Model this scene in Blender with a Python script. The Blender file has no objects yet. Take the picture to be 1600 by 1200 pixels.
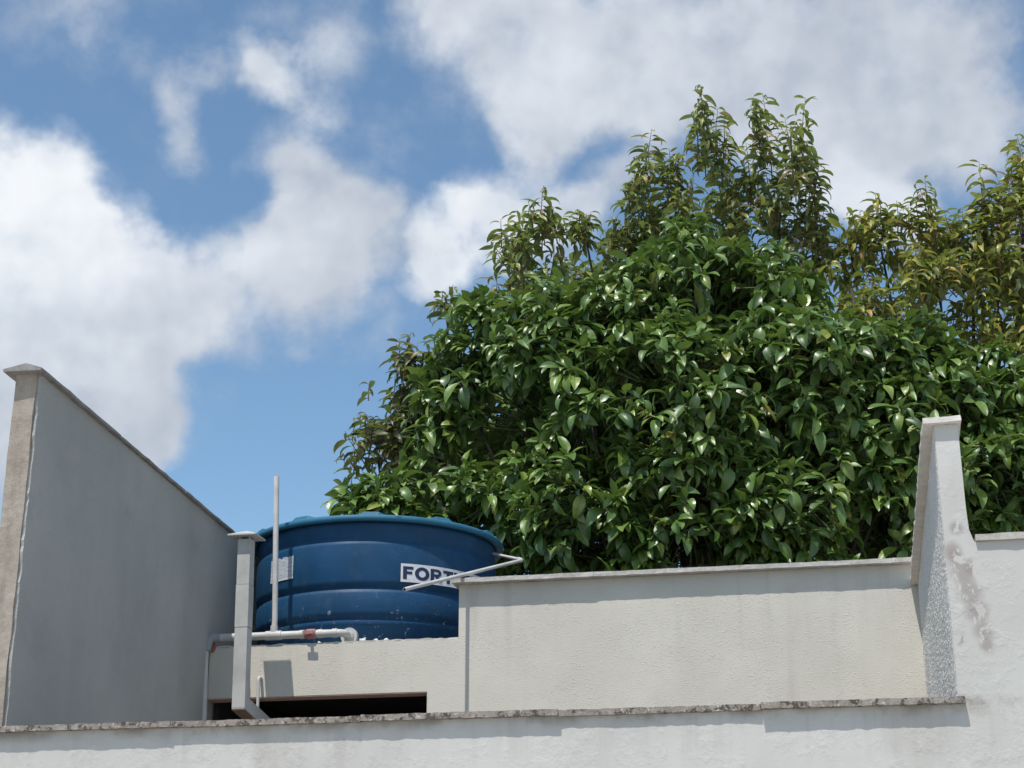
import bpy, bmesh, math, random
import numpy as np
from mathutils import Vector, Matrix, noise
from mathutils.bvhtree import BVHTree

rng = random.Random(7)
nrg = np.random.default_rng(11)
R = math.radians
scene = bpy.context.scene
COL = scene.collection

# ------------------------------------------------------------------ camera
FPX, PITCH, EYE = 2600.0, R(19.5), 1.5          # focal length in photo pixels (1600 wide), tilt, eye height
cam_d = bpy.data.cameras.new('camera')
cam_d.sensor_width = 36.0
cam_d.lens = 36.0 * FPX / 1600.0
cam_d.clip_end = 5000
cam = bpy.data.objects.new('camera', cam_d)
COL.objects.link(cam)
cam.location = (0, 0, EYE)
cam.rotation_euler = (R(90) + PITCH, 0, 0)
scene.camera = cam

# ------------------------------------------------------------------ light
SUN_EL, SUN_AZ = R(65), R(208)                  # azimuth clockwise from +Y
sun_dir = Vector((math.sin(SUN_AZ) * math.cos(SUN_EL), math.cos(SUN_AZ) * math.cos(SUN_EL), math.sin(SUN_EL)))
sun_d = bpy.data.lights.new('sun', 'SUN')
sun_d.energy = 3.7
sun_d.angle = R(0.53)
sun_d.color = (1.0, 0.955, 0.89)
sun = bpy.data.objects.new('sun', sun_d)
COL.objects.link(sun)
sun.rotation_euler = sun_dir.to_track_quat('Z', 'Y').to_euler()
sun.location = (0, 0, 30)

scene.view_settings.view_transform = 'Standard'
scene.view_settings.look = 'None'
scene.view_settings.gamma = 1.0
scene.view_settings.use_curve_mapping = False
EXPO = 0.2
scene.view_settings.exposure = EXPO

scene.cycles.max_bounces = 6
scene.cycles.diffuse_bounces = 3
scene.cycles.glossy_bounces = 2
scene.cycles.transmission_bounces = 3

# ------------------------------------------------------------------ geometry of sight lines
def ray(px, py):
    a = (px - 800) / FPX; b = (600 - py) / FPX
    return Vector((a, math.cos(PITCH) - b * math.sin(PITCH), math.sin(PITCH) + b * math.cos(PITCH)))
O = Vector((0, 0, EYE))
def atz(px, py, z): r = ray(px, py); return O + r * ((z - EYE) / r.z)
def aty(px, py, y): r = ray(px, py); return O + r * (y / r.y)
def atd(px, py, d): return O + ray(px, py) * d          # d = depth along the optical axis

# ------------------------------------------------------------------ world: sky with cumulus
world = bpy.data.worlds.new('World')
scene.world = world
world.use_nodes = True
nt = world.node_tree
nt.nodes.clear()
def wn(t, **k):
    n = nt.nodes.new(t)
    for a, b in k.items(): setattr(n, a, b)
    return n
def wl(a, b): nt.links.new(a, b)
def wmath(op, a, b=None, c=None):
    n = wn('ShaderNodeMath', operation=op)
    for i, v in enumerate((a, b, c)):
        if v is None: continue
        if isinstance(v, (int, float)): n.inputs[i].default_value = v
        else: wl(v, n.inputs[i])
    return n.outputs[0]
def wrange(v, a, b, c, d, smooth=True):
    n = wn('ShaderNodeMapRange', interpolation_type='SMOOTHSTEP' if smooth else 'LINEAR')
    wl(v, n.inputs['Value'])
    for k, x in zip(('From Min', 'From Max', 'To Min', 'To Max'), (a, b, c, d)): n.inputs[k].default_value = x
    return n.outputs['Result']
def wnoise(vec, scale, detail, rough=0.55, col=False):
    n = wn('ShaderNodeTexNoise'); n.inputs['Scale'].default_value = scale
    n.inputs['Detail'].default_value = detail; n.inputs['Roughness'].default_value = rough
    wl(vec, n.inputs['Vector'])
    return n.outputs['Color' if col else 'Fac']
tc = wn('ShaderNodeTexCoord')
nrm = wn('ShaderNodeVectorMath', operation='NORMALIZE'); wl(tc.outputs['Generated'], nrm.inputs[0])
D0 = nrm.outputs[0]
def wwarp(src, scale, detail, amp, rough=0.55):
    c = wnoise(D0, scale, detail, rough, True)
    s = wn('ShaderNodeVectorMath', operation='SUBTRACT'); wl(c, s.inputs[0]); s.inputs[1].default_value = (.5, .5, .5)
    m = wn('ShaderNodeVectorMath', operation='SCALE'); wl(s.outputs[0], m.inputs[0]); m.inputs['Scale'].default_value = amp
    a = wn('ShaderNodeVectorMath', operation='ADD'); wl(src, a.inputs[0]); wl(m.outputs[0], a.inputs[1])
    return a.outputs[0]
DW = wwarp(wwarp(D0, 9, 2, 0.075), 34, 3, 0.030, 0.6)
# soft lobes that place the cumulus in the sky: photo pixel, radius in px, amount, brightness
CL = [(45, 345, 130, 1.0, 1.0), (0, 420, 180, 1.0, 1.0), (130, 415, 130, 1.0, .90), (120, 560, 190, 1.0, .66), (0, 620, 240, 1.0, .62),
      (215, 470, 110, .9, .74), (195, 630, 105, .9, .64), (-100, 470, 220, 1.0, .9), (295, 465, 90, .7, .72),
      (395, 465, 95, .75, .72), (490, 455, 95, .75, .70), (545, 440, 60, .35, .66), (560, 520, 60, .25, .7),
      (455, 270, 75, .6, .72), (510, 320, 95, .8, .64), (570, 370, 90, .85, .62), (480, 400, 85, .6, .66),
      (285, 170, 58, .6, .74), (300, 235, 55, .5, .7), (400, 85, 55, .55, .8), (445, 115, 65, .75, .84), (510, 165, 70, .65, .76),
      (330, 120, 40, .22, .7), (520, 60, 80, .32, .7), (60, 25, 90, .3, .7), (140, 25, 70, .33, .7), (250, 20, 50, .16, .7), (220, 130, 45, .22, .7), (600, 200, 80, .22, .7),
      (672, 450, 58, .8, .88), (700, 380, 85, .95, .92), (770, 330, 75, .85, .90), (850, 350, 90, .95, .84), (930, 320, 80, .8, .74), (655, 400, 45, .4, .8),
      (690, 10, 95, .85, .74), (790, 50, 130, .75, .74), (920, 70, 160, .75, .76), (1080, 70, 190, .72, .70), (1280, 80, 220, .72, .67),
      (1440, 90, 190, .72, .66), (1330, 200, 130, .6, .62), (1190, 190, 120, .8, .68), (1010, 160, 100, .7, .68), (1540, 130, 100, .55, .62), (1440, 220, 110, .6, .60),
      (840, 205, 62, .5, .74), (820, 240, 45, .35, .74), (900, 150, 70, .55, .72), (1570, 20, 70, .35, .66),
      (430, 130, 170, .13, .8), (250, 160, 120, .14, .75), (500, 60, 140, .16, .75), (640, 190, 120, .16, .75), (120, 30, 130, .14, .75), (610, 480, 90, .28, .75), (850, 230, 110, .30, .75), (1560, 210, 150, .25, .7), (240, 600, 110, .3, .7),
      (1310, 320, 85, .85, .84), (1390, 330, 80, .8, .82), (1440, 350, 50, .55, .8), (1000, 270, 80, .5, .7), (1600, 330, 60, .25, .7)]
dens = None; bri = None
for px, py, rp, s, b in CL:
    c = ray(px, py).normalized()
    dn = wn('ShaderNodeVectorMath', operation='DISTANCE'); wl(DW, dn.inputs[0]); dn.inputs[1].default_value = c
    w = wmath('MULTIPLY_ADD', dn.outputs['Value'], -2700 / (rp * 1.14), 1.0); w.node.use_clamp = True
    dens = wmath('MULTIPLY', w, s * 1.3) if dens is None else wmath('MULTIPLY_ADD', w, s * 1.3, dens)
    bri = wmath('MULTIPLY', w, b * s * 1.3) if bri is None else wmath('MULTIPLY_ADD', w, b * s * 1.3, bri)
# the rest of the sky carries the same kind of broken cumulus
big = wnoise(DW, 3.2, 2, .5)
gen = wrange(big, .47, .66, 0, 1.1)
cdir = ray(800, 500).normalized()
dn = wn('ShaderNodeVectorMath', operation='DISTANCE'); wl(D0, dn.inputs[0]); dn.inputs[1].default_value = cdir
mask = wrange(dn.outputs['Value'], .40, .60, 0, 1)
gw = wmath('MULTIPLY', gen, mask)
dens = wmath('ADD', dens, gw)
bri = wmath('MULTIPLY_ADD', gw, .76, bri)
fine = wnoise(D0, 26, 7, .62)
fin2 = wnoise(D0, 8, 4, .55)
dn2 = wmath('ADD', wmath('MINIMUM', dens, 1.0), wmath('MULTIPLY', wmath('SUBTRACT', fine, .5), .95))
dn2 = wmath('ADD', dn2, wmath('MULTIPLY', wmath('SUBTRACT', fin2, .5), .60))
alpha = wrange(dn2, .0, 1.08, 0.0, 0.97)
# billows: the side towards the sun is brighter
off = wn('ShaderNodeVectorMath', operation='ADD'); wl(D0, off.inputs[0]); off.inputs[1].default_value = Vector((-.55, -.1, .8)) * .018
lit = wmath('SUBTRACT', fin2, wnoise(off.outputs[0], 8, 4, .55))
bavg = wmath('DIVIDE', bri, wmath('ADD', dens, .02))
bavg = wmath('ADD', bavg, wmath('MULTIPLY', wmath('SUBTRACT', fin2, .5), .18))
bavg = wmath('ADD', bavg, wmath('MULTIPLY', wmath('SUBTRACT', fine, .5), .14))
bavg = wmath('ADD', bavg, wmath('MULTIPLY', lit, .75))
ramp = wn('ShaderNodeValToRGB')
wl(bavg, ramp.inputs[0])
el = ramp.color_ramp.elements
el[0].position = .35; el[0].color = (.36, .415, .50, 1)
el[1].position = 1.0; el[1].color = (.93, .96, .99, 1)
e = el.new(.62); e.color = (.53, .58, .66, 1)
e = el.new(.82); e.color = (.74, .79, .86, 1)
sky = wn('ShaderNodeTexSky', sky_type='NISHITA')
sky.sun_disc = False
sky.sun_elevation = SUN_EL
sky.sun_rotation = SUN_AZ
sky.altitude = 300; sky.air_density = 1.0; sky.dust_density = 0.7; sky.ozone_density = 0.8
SKY_STRENGTH = 0.135
cs = wn('ShaderNodeVectorMath', operation='SCALE'); wl(ramp.outputs[0], cs.inputs[0]); cs.inputs['Scale'].default_value = 1 / SKY_STRENGTH / 2 ** EXPO
mix = wn('ShaderNodeMix', data_type='RGBA')
tint = wn('ShaderNodeVectorMath', operation='MULTIPLY'); wl(sky.outputs[0], tint.inputs[0]); tint.inputs[1].default_value = (.85, .99, 1.0)
wl(alpha, mix.inputs['Factor']); wl(tint.outputs[0], mix.inputs['A']); wl(cs.outputs[0], mix.inputs['B'])
bg = wn('ShaderNodeBackground'); bg.inputs['Strength'].default_value = SKY_STRENGTH
wl(mix.outputs['Result'], bg.inputs['Color'])
wo = wn('ShaderNodeOutputWorld'); wl(bg.outputs[0], wo.inputs['Surface'])
world.cycles.sampling_method = 'NONE'

# ------------------------------------------------------------------ material helpers
class Mat:
    def __init__(s, name, rough=.8, spec=.3):
        s.m = bpy.data.materials.new(name); s.m.use_nodes = True
        s.t = s.m.node_tree; s.b = s.t.nodes['Principled BSDF']
        s.b.inputs['Roughness'].default_value = rough
        s.b.inputs['Specular IOR Level'].default_value = spec
        s.tc = s.t.nodes.new('ShaderNodeTexCoord')
        s.co = s.tc.outputs['Object']
    def n(s, t, **k):
        n = s.t.nodes.new(t)
        for a, b in k.items(): setattr(n, a, b)
        return n
    def l(s, a, b): s.t.links.new(a, b)
    def put(s, sock, v):
        if hasattr(v, 'is_output'): s.l(v, sock)
        elif isinstance(v, tuple) and len(v) == 3 and sock.type == 'RGBA': sock.default_value = (*v, 1)
        else: sock.default_value = v
    def scaled(s, sc, vec=None):
        m = s.n('ShaderNodeMapping'); s.l(vec or s.co, m.inputs[0]); m.inputs['Scale'].default_value = sc
        return m.outputs[0]
    def noise(s, scale, detail=4, rough=.55, vec=None, dist=0.0):
        n = s.n('ShaderNodeTexNoise'); s.l(vec or s.co, n.inputs['Vector'])
        n.inputs['Scale'].default_value = scale; n.inputs['Detail'].default_value = detail
        n.inputs['Roughness'].default_value = rough; n.inputs['Distortion'].default_value = dist
        return n.outputs['Fac']
    def rng(s, v, a, b, c=0., d=1., smooth=True):
        n = s.n('ShaderNodeMapRange', interpolation_type='SMOOTHSTEP' if smooth else 'LINEAR')
        s.put(n.inputs['Value'], v)
        for k, x in zip(('From Min', 'From Max', 'To Min', 'To Max'), (a, b, c, d)): n.inputs[k].default_value = x
        return n.outputs['Result']
    def math(s, op, a, b=None, c=None):
        n = s.n('ShaderNodeMath', operation=op)
        for i, v in enumerate((a, b, c)):
            if v is not None: s.put(n.inputs[i], v)
        return n.outputs[0]
    def mix(s, f, a, b, mode='MIX'):
        n = s.n('ShaderNodeMix', data_type='RGBA', blend_type=mode)
        s.put(n.inputs['Factor'], f); s.put(n.inputs['A'], a); s.put(n.inputs['B'], b)
        return n.outputs['Result']
    def sep(s, vec=None):
        n = s.n('ShaderNodeSeparateXYZ'); s.l(vec or s.co, n.inputs[0]); return n.outputs
    def bump(s, h, strength=.5, dist=.01, prev=None):
        n = s.n('ShaderNodeBump'); s.put(n.inputs['Height'], h)
        n.inputs['Strength'].default_value = strength; n.inputs['Distance'].default_value = dist
        if prev: s.l(prev, n.inputs['Normal'])
        return n.outputs[0]
    def col(s, v): s.put(s.b.inputs['Base Color'], v); return s
    def nor(s, v): s.l(v, s.b.inputs['Normal']); return s

def near(m, p, r0, r1):
    """soft blob mask around a point in object space"""
    d = m.n('ShaderNodeVectorMath', operation='DISTANCE'); m.l(m.co, d.inputs[0]); d.inputs[1].default_value = p
    return m.rng(d.outputs['Value'], r1, r0)

MATS = {}
def plaster_cream():
    m = Mat('cream_textured_render', .9, .2)
    v = m.scaled((1, 1, 1.9))
    a = m.noise(62, 3, .62, v); b = m.noise(150, 3, .6, v); pm = m.noise(3.5, 4, .6); g = m.noise(2.2, 4, .6); st = m.noise(3, 5, .6, m.scaled((2.2, 2.2, .25)))
    c = m.mix(m.rng(g, .3, .7), (.565, .53, .465), (.625, .59, .52))
    c = m.mix(m.math('MULTIPLY', m.rng(st, .55, .8), .35), c, (.38, .355, .32))
    c = m.mix(m.rng(a, .62, .76, 0, .22), c, (.64, .615, .56))
    h = m.math('MULTIPLY_ADD', b, .3, m.math('MULTIPLY', m.rng(a, .52, .72), m.rng(pm, .38, .62, .25, 1.0)))
    rn = m.noise(8, 5, .62, m.scaled((1, 1, .06))); zz = m.sep()[2]
    c = m.mix(m.math('MULTIPLY', m.rng(rn, .52, .7), m.rng(zz, 3.1, 3.72, .05, .30)), c, (.33, .30, .265))
    return m.col(c).nor(m.bump(h, .34, .007)).m
def paint_white():
    m = Mat('weathered_white_paint', .88, .2)
    g = m.noise(1.3, 5, .6); st = m.noise(2.4, 6, .62, m.scaled((1, 1, .3))); f = m.noise(60, 4, .6); fl = m.noise(9, 6, .65)
    c = m.mix(m.rng(g, .3, .7), (.475, .465, .44), (.55, .54, .515))
    c = m.mix(m.rng(st, .52, .75, 0, .55), c, (.40, .37, .34))
    c = m.mix(m.rng(fl, .60, .72, 0, .35), c, (.60, .59, .565))
    return m, c, f, fl
def white_wall_mat(stains):
    m, c, f, fl = paint_white()
    big = m.noise(13, 8, .72, m.scaled((1.5, 1.5, .75)), .6)
    for p, r0, r1 in stains:
        k = m.math('MULTIPLY', near(m, p, r0, r1), m.rng(big, .455, .50))
        c = m.mix(m.math('MULTIPLY', k, .68), c, (.27, .235, .215))
    # rain runs below the coping
    run = m.noise(9, 5, .62, m.scaled((1, 1, .05))); z = m.sep()[2]
    rm = m.math('MULTIPLY', m.rng(run, .48, .66), m.math('MULTIPLY', m.rng(z, ZF - .34, ZF - .03), m.rng(z, ZF + .02, ZF - .01)))
    c = m.mix(m.math('MULTIPLY', rm, .18), c, (.24, .215, .195))
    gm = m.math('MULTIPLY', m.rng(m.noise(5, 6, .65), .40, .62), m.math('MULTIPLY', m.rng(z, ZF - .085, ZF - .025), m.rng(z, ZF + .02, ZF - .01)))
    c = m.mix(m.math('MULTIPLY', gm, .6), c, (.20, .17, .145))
    h = m.math('ADD', m.math('MULTIPLY', f, .35), m.rng(fl, .45, .7))
    return m.col(c).nor(m.bump(h, .35, .006)).m
def rough_render():
    m = Mat('coarse_grey_render', .95, .15)
    v = m.scaled((1, .38, 1)); a = m.noise(75, 5, .75, v); b = m.noise(30, 4, .65, v); g = m.noise(3, 4, .6)
    c = m.mix(m.rng(g, .3, .7), (.62, .60, .56), (.70, .68, .64))
    c = m.mix(m.rng(a, .50, .36, 0, .45), c, (.36, .34, .31))
    h = m.math('MULTIPLY_ADD', b, .5, a)
    return m.col(c).nor(m.bump(h, .6, .010)).m
def grey_paint():
    m = Mat('grey_painted_render', .92, .2)
    st = m.noise(5, 6, .6, m.scaled((1, 1, .18))); f = m.noise(110, 4, .6); g = m.noise(1.2, 4, .6)
    c = m.mix(m.rng(g, .3, .7), (.385, .388, .365), (.455, .452, .425))
    c = m.mix(m.rng(st, .48, .72, 0, .25), c, (.49, .465, .43))
    bl = m.noise(2.6, 7, .7); c = m.mix(m.rng(bl, .52, .66, 0, .35), c, (.33, .33, .315))
    gr = m.noise(160, 3, .6); c = m.mix(m.rng(gr, .35, .65, 0, .22), c, (.30, .30, .29))
    return m.col(c).nor(m.bump(m.math('ADD', f, m.noise(28, 4)), .5, .008)).m
def concrete(name, a, b, dark=(.16, .14, .125), lich=None, sc=1.0):
    m = Mat(name, .95, .15)
    g = m.noise(6 * sc, 6, .65); f = m.noise(45 * sc, 6, .7); d = m.noise(20 * sc, 6, .7); st = m.noise(5, 5, .6, m.scaled((3, 3, .5)))
    c = m.mix(m.rng(g, .3, .7), a, b)
    c = m.mix(m.rng(st, .5, .75, 0, .45), c, dark)
    c = m.mix(m.rng(d, .50, .57, 0, .9 if lich else .25), c, dark)
    if lich:
        c = m.mix(m.rng(f, .55, .64, 0, .75), c, lich)
    h = m.math('MULTIPLY_ADD', f, .6, d)
    return m.col(c).nor(m.bump(h, .7, .008)).m
def plain(name, col, rough=.5, spec=.4, var=.12, nsc=12, bmp=.1, metal=0.):
    m = Mat(name, rough, spec)
    g = m.noise(nsc, 6, .6)
    c = m.mix(m.rng(g, .35, .7), col, tuple(x * (1 - var * 2) for x in col))
    m.b.inputs['Metallic'].default_value = metal
    return m.col(c).nor(m.bump(m.noise(nsc * 6, 4), bmp, .003)).m

# ------------------------------------------------------------------ mesh helpers
def link(name, me, parent=None, mats=(), smooth=False):
    o = bpy.data.objects.new(name, me); COL.objects.link(o)
    for m in mats: me.materials.append(m)
    if smooth:
        me.polygons.foreach_set('use_smooth', [True] * len(me.polygons))
    if parent:
        o.parent = parent
        o.matrix_parent_inverse = parent.matrix_world.inverted()
    return o
def tag(o, label=None, cat=None, group=None, kind=None):
    for k, v in (('label', label), ('category', cat), ('group', group), ('kind', kind)):
        if v: o[k] = v
    return o
def empty(name, loc):
    o = bpy.data.objects.new(name, None); COL.objects.link(o)
    o.location = loc; o.empty_display_size = .1
    o.matrix_world = Matrix.Translation(Vector(loc))
    return o
def pydata(name, v, f):
    me = bpy.data.meshes.new(name); me.from_pydata([tuple(x) for x in v], [], f); me.update(); return me
def finish(bm, name):
    bmesh.ops.recalc_face_normals(bm, faces=bm.faces[:])
    me = bpy.data.meshes.new(name); bm.to_mesh(me); bm.free(); return me

class Frame:
    """a wall's own axes: s along the wall, t away from the camera, z up"""
    def __init__(s, o, ang):
        s.o = Vector((o[0], o[1])); s.u = Vector((math.cos(ang), math.sin(ang))); s.v = Vector((-math.sin(ang), math.cos(ang)))
    def p(s, a, t, z):
        q = s.o + s.u * a + s.v * t; return Vector((q.x, q.y, z))
    def inv(s, P):
        d = Vector((P[0], P[1])) - s.o; return d.dot(s.u), d.dot(s.v), P[2]
    def hit(s, px, py, t=0.0):
        """where the sight line of a pixel meets the plane t"""
        r = ray(px, py); n = Vector((s.v.x, s.v.y, 0)); q = s.p(0, t, 0)
        k = (q - O).dot(n) / r.dot(n); return s.inv(O + r * k)
    def hits(s, px, py, a):
        """where it meets the plane s = a"""
        r = ray(px, py); n = Vector((s.u.x, s.u.y, 0)); q = s.p(a, 0, 0)
        k = (q - O).dot(n) / r.dot(n); return s.inv(O + r * k)

def gridbox(fr, s0, s1, t0, t1, z0, z1, n=(1, 1, 1), amp=0.0, freq=8.0, shape=None):
    """box with subdivided faces whose vertices wander a little (worn arrises)"""
    ix = {}; V = []; F = []
    def vid(i, j, k):
        if (i, j, k) not in ix:
            a = s0 + (s1 - s0) * i / n[0]; t = t0 + (t1 - t0) * j / n[1]; z = z0 + (z1 - z0) * k / n[2]
            if shape: a, t, z = shape(a, t, z)
            P = fr.p(a, t, z)
            if amp: P = P + noise.noise_vector(P * freq) * amp + noise.noise_vector(P * freq * 3.7) * amp * .5
            ix[i, j, k] = len(V); V.append(P)
        return ix[i, j, k]
    N = n
    for i in range(N[0]):
        for j in range(N[1]):
            F.append([vid(i, j, 0), vid(i, j + 1, 0), vid(i + 1, j + 1, 0), vid(i + 1, j, 0)])
            F.append([vid(i, j, N[2]), vid(i + 1, j, N[2]), vid(i + 1, j + 1, N[2]), vid(i, j + 1, N[2])])
        for k in range(N[2]):
            F.append([vid(i, 0, k), vid(i + 1, 0, k), vid(i + 1, 0, k + 1), vid(i, 0, k + 1)])
            F.append([vid(i, N[1], k), vid(i, N[1], k + 1), vid(i + 1, N[1], k + 1), vid(i + 1, N[1], k)])
    for j in range(N[1]):
        for k in range(N[2]):
            F.append([vid(0, j, k), vid(0, j, k + 1), vid(0, j + 1, k + 1), vid(0, j + 1, k)])
            F.append([vid(N[0], j, k), vid(N[0], j + 1, k), vid(N[0], j + 1, k + 1), vid(N[0], j, k + 1)])
    return V, F
def box_obj(name, fr, dims, mat, parent=None, n=(1, 1, 1), amp=0., freq=8., shape=None, smooth=False):
    v, f = gridbox(fr, *dims, n=n, amp=amp, freq=freq, shape=shape)
    return link(name, pydata(name, v, f), parent, [mat], smooth)
def outline_wall(name, fr, pts, t0, t1, mats, parent=None, side_mat=None):
    """extruded elevation outline (s, z), counter-clockwise seen from the camera"""
    bm = bmesh.new()
    a = [bm.verts.new(fr.p(s, t0, z)) for s, z in pts]; b = [bm.verts.new(fr.p(s, t1, z)) for s, z in pts]
    bm.faces.new(a); bm.faces.new(list(reversed(b)))
    n = len(pts)
    for i in range(n):
        f = bm.faces.new([a[(i + 1) % n], a[i], b[i], b[(i + 1) % n]])
        if side_mat is not None: f.material_index = side_mat
    bm.normal_update()
    bmesh.ops.triangulate(bm, faces=[f for f in bm.faces if len(f.verts) > 4], ngon_method='EAR_CLIP')
    return link(name, finish(bm, name), parent, mats)
def tube_data(pts, rad, sides=12, cap=True):
    """tube through points; rad is one number or one per point"""
    V = []; F = []
    pts = [Vector(p) for p in pts]; m = len(pts)
    rr = rad if isinstance(rad, (list, tuple)) else [rad] * m
    prev = None
    for i, p in enumerate(pts):
        d = (pts[min(i + 1, m - 1)] - pts[max(i - 1, 0)]).normalized()
        if prev is None:
            ref = Vector((0, 0, 1)) if abs(d.z) < .9 else Vector((1, 0, 0)); x = d.cross(ref).normalized()
        else:
            x = (prev - d * prev.dot(d)).normalized()
        prev = x; y = d.cross(x)
        for k in range(sides):
            a = 2 * math.pi * k / sides; V.append(p + (x * math.cos(a) + y * math.sin(a)) * rr[i])
    for i in range(m - 1):
        for k in range(sides):
            k2 = (k + 1) % sides
            F.append([i * sides + k, i * sides + k2, (i + 1) * sides + k2, (i + 1) * sides + k])
    if cap:
        F.append(list(range(sides))[::-1]); F.append([(m - 1) * sides + k for k in range(sides)])
    return V, F
def tube(name, pts, rad, mat, parent=None, sides=14):
    v, f = tube_data(pts, rad, sides)
    o = link(name, pydata(name, v, f), parent, [mat], True)
    try:
        o.data.set_sharp_from_angle(angle=R(40))
    except Exception: pass
    return o
def bend(a, b, c, r, n=6):
    """points of a rounded corner a-b-c"""
    a, b, c = Vector(a), Vector(b), Vector(c)
    p = b + (a - b).normalized() * r; q = b + (c - b).normalized() * r
    out = []
    for i in range(n + 1):
        k = i / n; out.append(p * (1 - k) ** 2 + b * 2 * k * (1 - k) + q * k * k)
    return out
def merge(parts):
    V = []; F = []
    for v, f in parts:
        o = len(V); V += list(v); F += [[i + o for i in q] for q in f]
    return V, F

# ------------------------------------------------------------------ wall lines
ZF = 2.49                                                        # top of the boundary wall's coping
PA, PB = atz(756, 1111, ZF), None
FW = Frame((PA.x, PA.y), R(-11.8))                               # t = 0 is the coping's front edge
OH = .034
s_end = FW.hit(1508, 1087)[0]
sA = FW.hit(1466, 740, OH)[0] ; TH = .092                        # tall pillar end of the dividing wall
zCap = FW.hit(1470, 664, OH)[2]
zRight = FW.hit(1555, 845, OH)[2]

LW_Y = 7.40                                                      # party wall on the left
pl = aty(62, 583, LW_Y); ql = atz(357, 831, pl.z)
LW = Frame((pl.x, pl.y), math.atan2((ql - pl).y, (ql - pl).x))   # s runs away from the camera; right-hand face at t = 0 (t>0 to the left)
zL = pl.z
# back wall between the party wall and the dividing wall
DW_ = Frame(FW.p(sA, OH, 0)[:2], R(-11.8) + R(90))               # s runs away along the dividing wall, left face at t = 0 (t<0 is inside the wall)
cr = DW_.p(*DW_.hit(1441, 985, 0.0)); cl = LW.p(*LW.hit(325, 1050, 0.0))
BW = Frame((cl.x, cl.y), math.atan2(cr.y - cl.y, cr.x - cl.x))
BL = (cr - cl).to_2d().length
zHi = BW.hit(1067, 898)[2]; zLo = BW.hit(560, 1004)[2]; zLin = BW.hit(500, 1086)[2]
sStep = BW.hit(717, 950)[0]; sOp = BW.hit(667, 1095)[0]

# ------------------------------------------------------------------ ground
M_ground = concrete('ground_concrete', (.40, .375, .34), (.48, .455, .42), (.26, .24, .215), sc=.4)
g = link('ground', pydata('ground', [(-1500, -1500, 0), (1500, -1500, 0), (1500, 1500, 0), (-1500, 1500, 0)], [[0, 1, 2, 3]]), None, [M_ground])
tag(g, kind='structure')

# ------------------------------------------------------------------ boundary wall in front
M_cream = plaster_cream()
M_rough = rough_render()
M_grey = grey_paint()
M_cop = concrete('lichened_coping_concrete', (.24, .205, .18), (.32, .285, .255), (.075, .062, .052), (.50, .475, .44), sc=1.3)
M_cop2 = concrete('bare_coping_concrete', (.40, .37, .34), (.50, .475, .44), (.24, .215, .20))
M_copt = concrete('pale_tan_coping', (.66, .62, .57), (.73, .69, .64), (.48, .42, .38))
M_copg = concrete('grey_coping_concrete', (.24, .225, .22), (.33, .315, .305), (.13, .12, .118))
M_copw = concrete('limewashed_coping', (.46, .43, .40), (.55, .52, .49), (.27, .24, .22))
pS = FW.p(*FW.hit(1512, 900, OH)[:2], FW.hit(1512, 900, OH)[2])
pS2 = FW.p(*FW.hit(1535, 975, OH)[:2], FW.hit(1535, 975, OH)[2])
pS3 = FW.p(*FW.hit(1493, 825, OH)[:2], FW.hit(1493, 825, OH)[2])
stn = []
for x, y, r in ((1492, 872, .05), (1505, 895, .07), (1515, 925, .07), (1527, 955, .065), (1538, 985, .06), (1542, 1008, .04), (1494, 825, .04), (1520, 885, .05), (1488, 860, .05), (1500, 1000, .03)):
    stn.append((tuple(FW.p(*FW.hit(x, y, OH))), .25 * r, r))
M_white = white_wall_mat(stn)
bw = empty('boundary_wall', FW.p(0, OH, 0))
tag(bw, 'weathered white front wall with lichened coping, stepping up at the right', 'wall')
zTopF = ZF - .024
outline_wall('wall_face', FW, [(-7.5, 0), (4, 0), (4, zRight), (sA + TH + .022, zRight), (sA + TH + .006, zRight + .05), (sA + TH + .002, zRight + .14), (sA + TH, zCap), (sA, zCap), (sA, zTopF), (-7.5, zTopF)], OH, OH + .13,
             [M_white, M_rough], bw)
# coping slabs, each a little different
joints = [FW.hit(x, 1100)[0] for x in (563, 871, 1188)]
js = [joints[0] - .82 * k for k in range(7, 0, -1)] + joints + [s_end]
jit = [0, .004, -.003, .002, 0, -.003, .002, .0, .012, -.004]
for i in range(len(js) - 1):
    t = jit[i % len(jit)]
    zz = rng.uniform(-.003, .003)
    box_obj('coping_slab', FW, (js[i] + .0008, js[i + 1] - .0008, t, OH + .13 + .04, zTopF + zz, ZF + zz), M_cop, bw, n=(60, 3, 2), amp=.0026, freq=22)
# coping on the higher right-hand part
for k in range(5):
    a = sA + TH + .024 + k * .8
    box_obj('coping_slab', FW, (a + .002, a + .795, OH - .018, OH + .165, zRight + .001, zRight + .027), M_cop2, bw, n=(16, 2, 1), amp=.003, freq=14)
def blob(name, P, rx, rz, ry, mat, parent, seed, n=3, amp=.35):
    bm = bmesh.new(); bmesh.ops.create_icosphere(bm, subdivisions=n, radius=1)
    for v in bm.verts:
        d = 1 + noise.noise(v.co * 1.7 + Vector((seed, 0, 0))) * amp + noise.noise(v.co * 5 + Vector((0, seed, 0))) * amp * .5
        c = v.co * d; v.co = Vector((c.x * rx, c.y * ry, c.z * rz)) + Vector(P)
    return link(name, finish(bm, name), parent, [mat], True)

# ------------------------------------------------------------------ dividing wall on the right (runs back from the pillar)
dv = empty('dividing_wall', DW_.p(0.13, -.05, 0))
tag(dv, 'tall rough grey wall at the right running back from the front, capped with concrete', 'wall')
DLEN = 6.5
box_obj('wall_face', DW_, (.1305, DLEN, -TH, 0, 0, zCap), M_rough, dv)
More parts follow.
